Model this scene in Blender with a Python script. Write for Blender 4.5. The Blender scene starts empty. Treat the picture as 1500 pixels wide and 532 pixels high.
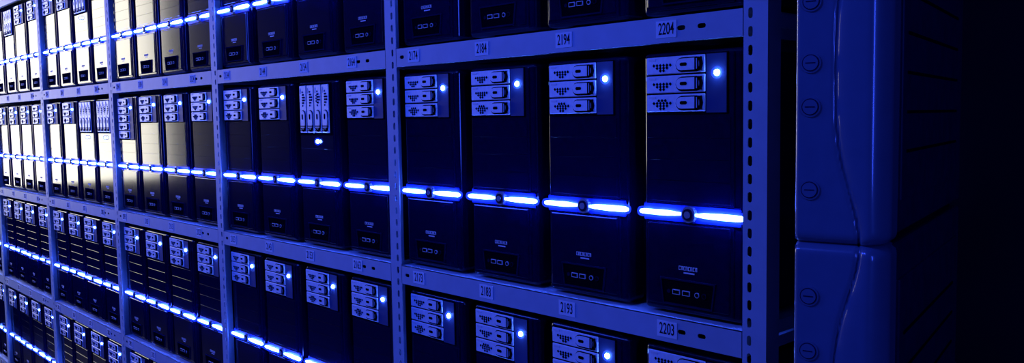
import bpy, bmesh, math, random
from mathutils import Vector, Matrix
random.seed(7)
scene=bpy.context.scene
scene.view_settings.view_transform='Standard'
scene.view_settings.look='None'
COL=scene.collection
# ------------------------------------------------------------ materials
def new_mat(name):
    m=bpy.data.materials.new(name); m.use_nodes=True
    nt=m.node_tree; b=nt.nodes['Principled BSDF']; return m,nt,b
def sset(b,k,v):
    if k in b.inputs: b.inputs[k].default_value=v
def pmat(name,col,rough=.5,metal=0.,spec=.5,noise=0.,scale=60.,bump=0.,coat=0.,coat_rough=.1):
    m,nt,b=new_mat(name)
    sset(b,'Roughness',rough);sset(b,'Metallic',metal);sset(b,'Specular IOR Level',spec)
    sset(b,'Coat Weight',coat);sset(b,'Coat Roughness',coat_rough)
    tc=nt.nodes.new('ShaderNodeTexCoord');n=nt.nodes.new('ShaderNodeTexNoise')
    n.inputs['Scale'].default_value=scale;n.inputs['Detail'].default_value=4
    nt.links.new(tc.outputs['Object'],n.inputs['Vector'])
    r=nt.nodes.new('ShaderNodeValToRGB')
    r.color_ramp.elements[0].position=.3;r.color_ramp.elements[1].position=.7
    r.color_ramp.elements[0].color=tuple(c*(1-noise) for c in col)+(1,)
    r.color_ramp.elements[1].color=tuple(min(1,c*(1+noise)) for c in col)+(1,)
    nt.links.new(n.outputs['Fac'],r.inputs['Fac']);nt.links.new(r.outputs['Color'],b.inputs['Base Color'])
    if bump>0:
        bp=nt.nodes.new('ShaderNodeBump');bp.inputs['Strength'].default_value=bump;bp.inputs['Distance'].default_value=.001
        nt.links.new(n.outputs['Fac'],bp.inputs['Height']);nt.links.new(bp.outputs['Normal'],b.inputs['Normal'])
    return m
def emat(name,col,strength,vary=0.,scale=60.):
    m,nt,b=new_mat(name)
    sset(b,'Base Color',(.05,.1,.3,1));sset(b,'Emission Color',tuple(col)+(1,));sset(b,'Emission Strength',strength)
    if vary>0:
        tc=nt.nodes.new('ShaderNodeTexCoord');n=nt.nodes.new('ShaderNodeTexNoise')
        n.inputs['Scale'].default_value=scale;n.inputs['Detail'].default_value=3
        nt.links.new(tc.outputs['Object'],n.inputs['Vector'])
        mr=nt.nodes.new('ShaderNodeMapRange')
        mr.inputs['From Min'].default_value=.35;mr.inputs['From Max'].default_value=.65
        mr.inputs['To Min'].default_value=strength*(1-vary);mr.inputs['To Max'].default_value=strength*(1+vary)
        nt.links.new(n.outputs['Fac'],mr.inputs['Value']);nt.links.new(mr.outputs['Result'],b.inputs['Emission Strength'])
    return m
def glow_shell_mat(name,col,strength,alpha):
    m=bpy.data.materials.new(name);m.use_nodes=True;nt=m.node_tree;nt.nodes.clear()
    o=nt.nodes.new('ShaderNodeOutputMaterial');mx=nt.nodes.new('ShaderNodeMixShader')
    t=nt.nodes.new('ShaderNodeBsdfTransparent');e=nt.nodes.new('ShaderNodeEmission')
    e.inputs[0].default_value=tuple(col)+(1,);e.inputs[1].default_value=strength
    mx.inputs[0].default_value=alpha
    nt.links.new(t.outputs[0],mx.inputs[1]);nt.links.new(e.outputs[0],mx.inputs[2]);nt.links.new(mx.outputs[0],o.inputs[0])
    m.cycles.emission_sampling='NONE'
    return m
def perf_mat(name):
    m,nt,b=new_mat(name)
    tc=nt.nodes.new('ShaderNodeTexCoord');v=nt.nodes.new('ShaderNodeTexVoronoi')
    v.inputs['Scale'].default_value=300;v.inputs['Randomness'].default_value=0
    nt.links.new(tc.outputs['Object'],v.inputs['Vector'])
    r=nt.nodes.new('ShaderNodeValToRGB');r.color_ramp.interpolation='CONSTANT'
    r.color_ramp.elements[0].color=(.002,.002,.004,1);r.color_ramp.elements[1].position=.33;r.color_ramp.elements[1].color=(.05,.07,.18,1)
    nt.links.new(v.outputs['Distance'],r.inputs['Fac']);nt.links.new(r.outputs['Color'],b.inputs['Base Color'])
    sset(b,'Roughness',.5);sset(b,'Specular IOR Level',.1)
    return m
M_BLACK=pmat('gloss_black_plastic',(.0005,.0014,.026),.35,0,.0,.25,90,0,.95,.12)
M_CASE=pmat('case_steel',(.008,.010,.040),.5,0,.0,.15,30)
M_DARK=pmat('recess_black',(.002,.002,.006),.5,0,.0)
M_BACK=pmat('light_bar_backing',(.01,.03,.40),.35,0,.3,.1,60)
M_TRAY=pmat('tray_silver',(.78,.84,.92),.4,.1,.3,.06,120)
M_PERF=perf_mat('perforated_mesh')
M_BAR=emat('light_tube_blue',(.05,.13,1.),110.,.65,45.)
M_HALO=glow_shell_mat('glow_shell',(.015,.05,1.),1.6,.42)  # added see-through shells imitating bloom around tubes and LEDs
M_LED=emat('led_blue',(.10,.25,1.),180.)
M_LOGO=pmat('print_silver',(.7,.7,.75),.5,0,.1)
M_KNOB=pmat('clear_button',(.6,.65,.8),.15,.5,.8)
M_STEEL=pmat('painted_shelf_steel',(.36,.44,.54),.5,0,.22,.05,25,0)
M_PAPER=pmat('paper_label',(.66,.72,.80),.8,0,.1)
M_INK=pmat('label_ink',(.01,.01,.015),.8,0,.1)
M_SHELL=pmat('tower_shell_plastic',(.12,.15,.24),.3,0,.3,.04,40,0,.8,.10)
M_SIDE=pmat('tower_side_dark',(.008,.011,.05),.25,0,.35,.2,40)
M_FLOOR=pmat('floor_vinyl',(.02,.02,.028),.3,0,.5,.3,4)
M_WALL=pmat('wall_dark_paint',(.010,.012,.028),.7,0,.2,.2,3)
M_CEIL=pmat('ceiling_paint',(.01,.01,.02),.8)
M_TABLE=pmat('table_laminate',(.02,.02,.025),.3)
# ------------------------------------------------------------ mesh helpers
class MB:
    def __init__(s,mats): s.bm=bmesh.new(); s.mats=mats
    def mi(s,m): return s.mats.index(m)
    def box(s,x0,x1,y0,y1,z0,z1,m,bev=0,seg=1,smooth=False):
        t=bmesh.new()
        bmesh.ops.create_cube(t,size=1)
        for v in t.verts:
            v.co=Vector(((x0+x1)/2+v.co.x*(x1-x0),(y0+y1)/2+v.co.y*(y1-y0),(z0+z1)/2+v.co.z*(z1-z0)))
        if bev>0: bmesh.ops.bevel(t,geom=t.edges[:],offset=bev,segments=seg,affect='EDGES',profile=.5)
        s.merge(t,m,smooth)
    def merge(s,t,m,smooth=False):
        k=s.mi(m);mp={}
        for v in t.verts: mp[v]=s.bm.verts.new(v.co)
        for f in t.faces:
            nf=s.bm.faces.new([mp[v] for v in f.verts]);nf.material_index=k;nf.smooth=smooth
        t.free()
    def prism(s,pts,y0,y1,m):
        k=s.mi(m);a=[s.bm.verts.new((p[0],y0,p[1])) for p in pts];b=[s.bm.verts.new((p[0],y1,p[1])) for p in pts]
        n=len(pts);fs=[s.bm.faces.new(a),s.bm.faces.new(b[::-1])]
        for i in range(n): fs.append(s.bm.faces.new([a[i],b[i],b[(i+1)%n],a[(i+1)%n]]))
        for f in fs:f.material_index=k
    def capsule(s,cx,cz,L,r,y0,y1,m,vert=False,n=6):
        pts=[];h=max(0,L/2-r)
        for i in range(n+1):
            a=-math.pi/2+math.pi*i/n;pts.append((h+r*math.cos(a),r*math.sin(a)))
        for i in range(n+1):
            a=math.pi/2+math.pi*i/n;pts.append((-h+r*math.cos(a),r*math.sin(a)))
        if h==0: pts=[(r*math.cos(2*math.pi*i/20),r*math.sin(2*math.pi*i/20)) for i in range(20)]
        if vert: pts=[(-q,p) for p,q in pts]
        s.prism([(cx+p,cz+q) for p,q in pts],y0,y1,m)
    def tubex(s,stations,cy,cz,m,n=10):
        rings=[]
        for x,r in stations:
            rings.append([s.bm.verts.new((x,cy+r*math.cos(2*math.pi*i/n),cz+r*math.sin(2*math.pi*i/n))) for i in range(n)])
        k=s.mi(m);fs=[]
        for a,b in zip(rings,rings[1:]):
            for i in range(n): fs.append(s.bm.faces.new([a[i],b[i],b[(i+1)%n],a[(i+1)%n]]))
        fs.append(s.bm.faces.new(rings[0]));fs.append(s.bm.faces.new(rings[-1][::-1]))
        for f in fs:f.material_index=k;f.smooth=True
    def ball(s,c,r,m,sy=1.):
        t=bmesh.new();bmesh.ops.create_uvsphere(t,u_segments=12,v_segments=8,radius=r)
        for v in t.verts:v.co=Vector((v.co.x+c[0],v.co.y*sy+c[1],v.co.z+c[2]))
        s.merge(t,m,True)
    def mesh(s,name):
        bmesh.ops.recalc_face_normals(s.bm,faces=s.bm.faces[:])
        me=bpy.data.meshes.new(name);s.bm.to_mesh(me);s.bm.free()
        for m in s.mats: me.materials.append(m)
        return me
def add(name,me,loc=(0,0,0),parent=None,rot=(0,0,0)):
    o=bpy.data.objects.new(name,me);COL.objects.link(o);o.location=loc;o.rotation_euler=rot
    if parent:o.parent=parent
    return o
# ------------------------------------------------------------ server tower
SW,SH,SD=.200,.451,.44
def drive_tray(b,x0,z0,w,h,vertical=False,style=0):
    def bx(u0,u1,v0,v1,y0,y1,m,bev=0):
        if vertical: b.box(x0+v0,x0+v1,y0,y1,z0-u1,z0-u0,m,bev)
        else: b.box(x0+u0,x0+u1,y0,y1,z0-v1,z0-v0,m,bev)
    def cap(u,v,L,r,y0,y1,m):
        if vertical:
            b.capsule(x0+v,z0-u,L,r,y0,y1,m,True)
        else:b.capsule(x0+u,z0-v,L,r,y0,y1,m)
    bx(0,w,0,h,-.006,.0,M_TRAY,.0012)
    k=w/.118;q=h/.029
    bx(.006*k,.02*k,.003*q,.0065*q,-.0066,-.005,M_LOGO)
    rows=[(6,.014),(4,.0185),(2,.023)] if style!=2 else [(3,.010),(6,.0145),(4,.019),(2,.0235)]
    for n,v in rows:
        for i in range(n):
            u=.033*k+(i-(n-1)/2)*.0068*k
            s=.0028
            if vertical: b.prism([(x0+v*q-s,z0-u),(x0+v*q,z0-u-s),(x0+v*q+s,z0-u),(x0+v*q,z0-u+s)],-.0068,-.005,M_DARK)
            else: b.prism([(x0+u-s,z0-v*q),(x0+u,z0-v*q-s),(x0+u+s,z0-v*q),(x0+u,z0-v*q+s)],-.0068,-.005,M_DARK)
    cap(.088*k,h*.52,.054*k,h*.42,-.0064,-.005,M_DARK)
    cap(.086*k,h*.50,.046*k,h*.33,-.0085,-.005,M_TRAY)
    cap(.078*k,h*.50,.014*k,h*.10,-.0089,-.008,M_DARK)
    for i in range(3): bx((.1+.005*i)*k,(.1025+.005*i)*k,h*.12,h*.88,-.009,-.006,M_DARK)
def make_server(name,kind):
    b=MB([M_BLACK,M_CASE,M_DARK,M_TRAY,M_PERF,M_BAR,M_LED,M_LOGO,M_KNOB,M_HALO,M_BACK])
    b.box(.004,SW-.006,.04,SD,.012,SH-.004,M_CASE,.002)
    for fx in (.03,.165):
        for fy in (.07,.39): b.box(fx-.012,fx+.012,fy-.012,fy+.012,0,.013,M_DARK)
    b.box(0,SW,.002,.052,.006,SH,M_BLACK,.0085,7)
    b.box(.007,SW-.016,-.001,.01,.012,SH-.006,M_BLACK,.002,2)
    ztop=SH-.110
    for i in range(3):
        z1=ztop-.036*i
        b.box(.012,SW-.022,-.0019,.002,z1-.0350,z1,M_BLACK,.0003)
    b.box(.012,SW-.022,-.0019,.002,.198,ztop-.1085,M_BLACK,.0003)
    b.box(.012,SW-.022,-.003,.002,.018,.160,M_BLACK,.002,2)
    if kind=='A':
        b.box(.010,.174,-.0035,.0,SH-.105,SH-.006,M_DARK,.001)
        b.box(.134,.172,-.0045,-.003,SH-.103,SH-.008,M_PERF)
        for i in range(3): drive_tray(b,.013,SH-.008-.0318*i,.119,.029,False,i)
        led=(.155,SH-.039)
    elif kind=='B':
        b.box(.010,.176,-.0035,.0,SH-.145,SH-.007,M_DARK,.001)
        for i in range(4): drive_tray(b,.016+.0385*i,SH-.011,.128,.034,True,i)
        led=(.105,SH-.162)
    else:
        b.box(.010,.174,-.0035,.0,SH-.170,SH-.006,M_DARK,.001)
        b.box(.134,.172,-.0045,-.003,SH-.168,SH-.008,M_PERF)
        for i in range(5): drive_tray(b,.013,SH-.008-.0318*i,.119,.029,False,i)
        led=(.155,SH-.045)
    b.ball((led[0],-.006,led[1]),.0052,M_LED,.8)
    b.ball((led[0],-.006,led[1]),.0098,M_HALO,.8)  # glow around the LED, put in as a larger emissive bead
    zb=.178
    b.box(.002,SW-.004,-.0015,.004,zb-.016,zb+.016,M_BACK,.002)
    for m,e in ((M_BAR,0.),(M_HALO,.005)):  # second pass wraps each tube in an added glow shell
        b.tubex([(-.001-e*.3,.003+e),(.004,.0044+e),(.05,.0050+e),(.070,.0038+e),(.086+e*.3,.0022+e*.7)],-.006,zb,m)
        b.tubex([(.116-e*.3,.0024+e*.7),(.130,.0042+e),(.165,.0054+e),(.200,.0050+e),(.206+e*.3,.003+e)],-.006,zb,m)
    b.capsule(.101,zb,.028,.014,-.009,.0,M_KNOB)
    b.capsule(.101,zb,.020,.010,-.0112,-.008,M_CASE)
    b.capsule(.101,zb,.012,.006,-.0125,-.011,M_KNOB)
    for i in range(8):
        x=.078+i*.0048
        b.box(x,x+.0012,-.0036,-.0028,.082,.089,M_LOGO)
        b.box(x,x+.0036,-.0036,-.0028,.0878,.089,M_LOGO)
        if i%2: b.box(x+.0026,x+.0036,-.0036,-.0028,.082,.089,M_LOGO)
        else: b.box(x,x+.0036,-.0036,-.0028,.082,.0832,M_LOGO)
    b.box(.088,.110,-.0034,-.0028,.0765,.079,M_LOGO)
    out=[(.040,.066),(.152,.066),(.146,.020),(.046,.020)]
    inn=[(.043,.063),(.149,.063),(.1437,.023),(.0483,.023)]
    for i in range(4):
        j=(i+1)%4
        b.prism([out[i],out[j],inn[j],inn[i]],-.0056,-.002,M_CASE)
    b.prism(inn,-.0034,-.002,M_DARK)
    for cx in (.074,.094):
        b.box(cx-.0075,cx+.0075,-.0056,-.003,.039,.0475,M_LOGO)
        b.box(cx-.0062,cx+.0062,-.0060,-.005,.0402,.0463,M_DARK)
    for cx in (.116,.130):
        b.capsule(cx,.043,.009,.0045,-.0056,-.003,M_LOGO if cx<.12 else M_CASE)
        b.capsule(cx,.043,.0066,.0033,-.0060,-.005,M_DARK)
    b.capsule(.058,.043,.007,.0035,-.0052,-.003,M_CASE)
    return b.mesh(name)
MS={k:make_server('server_tower_'+k,k) for k in 'ABC'}
# ------------------------------------------------------------ rack
W=.9634;P=.51;NB=6
ZS=[.1348,.6448,1.1548,1.6648,2.1748]
RD=.50
rack=bpy.data.objects.new('metal_shelving_rack',None);COL.objects.link(rack)
def plate_cells(b,u0,u1,v0,v1,holes,m,y0,y1,vert):
    """flat plate in XZ with stadium holes; u = long axis. holes=(u,v,L,r)"""
    k=b.mi(m)
    def P3(u,v,y): return (v,y,u) if vert else (u,y,v)
    def quad(pts):
        f=b.bm.faces.new([b.bm.verts.new(p) for p in pts]);f.material_index=k
    holes=sorted(holes);cur=u0
    segs=[]
    for h in holes:
        a,c=h[0]-h[2]/2-.002,h[0]+h[2]/2+.002
        if a>cur: segs.append((cur,a,None))
        segs.append((a,c,h));cur=c
    segs.append((cur,u1,None))
    for a,c,h in segs:
        cs={2:(c,v1),6:(a,v1),10:(a,v0),14:(c,v0)}
        for y in (y0,y1):
            if h is None:
                quad([P3(a,v0,y),P3(c,v0,y),P3(c,v1,y),P3(a,v1,y)])
            else:
                hu,hv,L,r=h;N=16;inner=[];outer=[]
                hh=L/2-r
                for i in range(N):
                    t=2*math.pi*i/N
                    cc=math.cos(t)
                    off=0 if abs(cc)<1e-6 else (hh if cc>0 else -hh)
                    inner.append((hu+r*cc+off,hv+r*math.sin(t)))
                    k0=((i-2)//4)*4+2
                    p=cs[k0%16];q=cs[(k0+4)%16];w=(i-k0)/4
                    outer.append((p[0]+(q[0]-p[0])*w,p[1]+(q[1]-p[1])*w))
                for i in range(N):
                    j=(i+1)%N
                    quad([P3(*inner[i],y),P3(*outer[i],y),P3(*outer[j],y),P3(*inner[j],y)])
                    if y==y0: quad([P3(*inner[i],y0),P3(*inner[j],y0),P3(*inner[j],y1),P3(*inner[i],y1)])
    for v in (v0,v1):
        quad([P3(u0,v,y0),P3(u1,v,y0),P3(u1,v,y1),P3(u0,v,y1)])
HT=2.62
def make_post(name,side):
    b=MB([M_STEEL])
    hx=-.009 if side>0 else .007
    holes=[(.03+.0285*i,hx,.0165,.0040) for i in range(int((HT-.05)/.0285))]
    plate_cells(b,0,HT,-.021,.021,holes,M_STEEL,0,.002,True)
    x=.019 if side>0 else -.021
    b.box(x,x+.002,.001,.038,0,HT,M_STEEL)
    return b.mesh(name)
PR=make_post('post_end',1);PM=make_post('post_mid',-1)
for k in range(NB+1):
    add(f'post_front_{k}',PR if k==0 else PM,(-k*W,0,0),rack)
    o=add(f'post_rear_{k}',PR if k==0 else PM,(-k*W,RD,0),rack)
    o.scale=(1,-1,1)
LIP=.044
bs=MB([M_STEEL])
hx=[-W+.044,-W+.078,-.138,-.098]
plate_cells(bs,-W+.021,-.021,-LIP,0,[(x,-.022,.016,.0040) for x in hx],M_STEEL,0,.0015,False)
bs.box(-W+.021,-.021,.001,.016,-LIP,-LIP+.0015,M_STEEL)
bs.box(-W+.021,-.021,.0,RD,-.0018,0,M_STEEL)
bs.box(-W+.021,-.021,RD-.002,RD,-LIP,0,M_STEEL)
for x in (-W+.021,-.0225): bs.box(x,x+.0015,.0,RD,-LIP,0,M_STEEL)
bs.box(-W+.021,-.021,RD/2-.02,RD/2+.02,-.03,-.0018,M_STEEL)
SHM=bs.mesh('shelf')
for k in range(NB):
    for r,z in enumerate(ZS): add(f'shelf_{k}_{r}',SHM,(-k*W,0,z),rack)
br=MB([M_STEEL])
for z in ZS: br.box(.001,.010,.03,RD-.03,z-.030,z-.012,M_STEEL)
add('side_rails',br.mesh('side_rails'),(0,0,0),rack)
L1=[.0275,.2635,.4975,.7335]
kinds={(1,2):'AABA',(2,2):'CAAA',(3,2):'AABB',(2,1):'AAAA',(3,3):'AABA',(4,2):'AAAA',(4,3):'ABAA'}
lab=MB([M_PAPER]);lab.box(-.021,.021,-.0008,0,-.014,.014,M_PAPER);LAB=lab.mesh('label')
for k in range(NB):
    for r in range(4):
        ks=kinds.get((k,r),'AAAA')
        for i in range(4):
            x=-(k+1)*W+L1[i]
            add('server_tower',MS[ks[i]],(x,.016+random.uniform(-.002,.003),ZS[r]))
            o=add(f'label_{k}_{r}_{i}',LAB,(x+.062,-.0002,ZS[r]-.022),rack)
            num=(220-(3-i)-4*k)*10+(r+1)
            cu=bpy.data.curves.new('num','FONT');cu.body=str(num);cu.size=.028;cu.align_x='CENTER';cu.align_y='CENTER';cu.extrude=.0001
            cu.offset=.0002
            cu.materials.append(M_INK)
            t=add(f'label_text_{k}_{r}_{i}',cu,(x+.062,-.0012,ZS[r]-.022),rack,(math.pi/2,0,0));t.scale=(.58,1,1)
# ------------------------------------------------------------ stacked tower units on table (right)
TW,TH,TD=.110,.436,.58
def make_unit(name):
    b=MB([M_SHELL,M_SIDE,M_DARK,M_KNOB])
    b.box(.002,TW-.002,.05,TD,.008,TH-.002,M_SIDE,.006,3)
    b.box(TW-.004,TW+.001,.075,TD-.04,.05,TH-.05,M_SIDE,.002,2)
    for z in (.11,.16,.21,.26,.31): b.box(TW-.002,TW+.0022,.10,TD-.08,z,z+.004,M_DARK)
    NX,NZ=60,60;k=b.mi(M_SHELL);V=[]
    for j in range(NZ+1):
        zt=j/NZ;row=[]
        z=TH*(.5-.5*math.cos(math.pi*zt))
        g=.048+.030*math.exp(-(z/.09)**2)+.030*math.exp(-((TH-z)/.09)**2)
        for i in range(NX+1):
            a=i/NX
            s=a*(TW+.045)
            R=.026
            if s<TW-R: x,y=s,0.
            elif s<TW-R+R*math.pi/2:
                t=(s-(TW-R))/R;x=TW-R+R*math.sin(t);y=R-R*math.cos(t)
            else: x=TW;y=R+(s-(TW-R+R*math.pi/2))
            bulge=0.
            if s>g: bulge=-.006*(1-math.exp(-((s-g)/.006)))*max(0,1-max(0,s-TW+.02)/.03)
            groove=.005*math.exp(-((s-g)/.002)**2)
            y=y+bulge+groove
            e=min(z,TH-z);rr=.014
            if e<rr: y+=rr-math.sqrt(max(0,rr*rr-(rr-e)**2)); 
            if e<rr and x>TW*.6: x-= (rr-math.sqrt(max(0,rr*rr-(rr-e)**2)))*(x-TW*.6)/(TW*.4)
            if s<.004: y+=.004-math.sqrt(max(0,.004**2-(.004-s)**2))
            row.append(b.bm.verts.new((x,y,z)))
        V.append(row)
    for j in range(NZ):
        for i in range(NX):
            f=b.bm.faces.new([V[j][i],V[j][i+1],V[j+1][i+1],V[j+1][i]]);f.material_index=k;f.smooth=True
    b.box(0,.0015,.004,.06,.004,TH-.004,M_SHELL)
    b.box(.001,TW-.01,.014,.06,.002,.005,M_SHELL);b.box(.001,TW-.01,.014,.06,TH-.005,TH-.002,M_SHELL)
    for z in (.067,.170,.224,.299,.369):
        b.capsule(.019,z,.025,.0125,-.002,.004,M_SHELL)
        b.capsule(.019,z,.021,.0105,-.0026,-.001,M_SIDE)
        b.capsule(.019,z,.0185,.00925,-.0034,-.002,M_SHELL)
        b.box(.013,.025,-.0038,-.003,z-.0007,z+.0007,M_SIDE)
    for fx in (.02,TW-.02):
        for fy in (.09,TD-.06): b.box(fx-.01,fx+.01,fy-.01,fy+.01,0,.009,M_DARK)
    return b.mesh(name)
UM=make_unit('desktop_tower')
CAM=Vector((.7175,-1.1827,1.5));yaw=.7497
A=Vector((.1695,-.1867,0))
rotz=math.radians(11.85)
BASEZ=1.337
for i in range(2):
    add('desktop_tower',UM,(A.x,A.y,BASEZ-TH*i),None,(0,0,rotz))
tz=BASEZ-TH
tb=MB([M_TABLE,M_STEEL])
tb.box(-.004,.62,-.03,.62,-.03,0,M_TABLE,.003,2)
for x in (.0,.57):
    for y in (-.02,.57): tb.box(x,x+.04,y,y+.04,-tz,-.03,M_STEEL,.002)
tb.box(.02,.59,.0,.02,-.10,-.03,M_STEEL);tb.box(.02,.59,.58,.60,-.10,-.03,M_STEEL)
add('side_table',tb.mesh('side_table'),(A.x,A.y,tz),None,(0,0,rotz))
# ------------------------------------------------------------ room
def slab(name,x0,x1,y0,y1,z0,z1,m):
    b=MB([m]);b.box(x0,x1,y0,y1,z0,z1,m);add(name,b.mesh(name))
X0,X1,Y0,Y1,ZC=-9.5,4.0,-4.5,1.4,3.3
slab('floor',X0,X1,Y0,Y1,-.1,0,M_FLOOR)
slab('ceiling',X0,X1,Y0,Y1,ZC,ZC+.1,M_CEIL)
slab('wall_back',X0,X1,Y1,Y1+.1,0,ZC,M_WALL)
slab('wall_front',X0,X1,Y0-.1,Y0,0,ZC,M_WALL)
slab('wall_left',X0-.1,X0,Y0,Y1,0,ZC,M_WALL)
slab('wall_right',X1,X1+.1,Y0,Y1,0,ZC,M_WALL)
# ------------------------------------------------------------ lights
def area(name,loc,target,sx,sy,power,col,spread=None):
    l=bpy.data.lights.new(name,'AREA');l.shape='RECTANGLE';l.size=sx;l.size_y=sy;l.energy=power;l.color=col
    if spread:l.spread=spread
    o=bpy.data.objects.new(name,l);COL.objects.link(o);o.location=loc
    d=Vector(target)-Vector(loc);o.rotation_euler=d.to_track_quat('-Z','Y').to_euler();return o
BL=(.032,.080,1.)
area('blue_ceiling_lamp',(-1.0,-2.3,3.1),(-1.0,0,1.4),1.4,.4,48,BL)
area('blue_ceiling_lamp',(-3.8,-2.3,3.1),(-3.8,0,1.4),2.2,.4,95,BL)
area('blue_right_fill',(3.0,-1.7,1.9),(0,0,1.5),.25,1.5,30,BL)  # unseen fill, added to brighten the right towers and bevel highlights
area('white_end_lamp',(-6.5,-.85,1.85),(0,-.85,1.85),1.4,1.6,44,(1,.95,.80))
w=bpy.data.worlds.new('world');scene.world=w;w.use_nodes=True
w.node_tree.nodes['Background'].inputs[0].default_value=(.02,.03,.2,1);w.node_tree.nodes['Background'].inputs[1].default_value=.05
# ------------------------------------------------------------ camera
f=1260.9;pitch=.0744;roll=-.0161
fwd=Vector((-math.cos(yaw)*math.cos(pitch),math.sin(yaw)*math.cos(pitch),-math.sin(pitch)))
r=fwd.cross(Vector((0,0,1))).normalized();u=r.cross(fwd)
r2=r*math.cos(roll)+u*math.sin(roll);u2=-r*math.sin(roll)+u*math.cos(roll)
cam=bpy.data.cameras.new('camera');cam.sensor_width=36;cam.lens=36*f/1500;cam.clip_start=.02
co=bpy.data.objects.new('camera',cam);COL.objects.link(co)
m=Matrix((r2,u2,-fwd)).transposed().to_4x4();m.translation=CAM;co.matrix_world=m
scene.camera=co
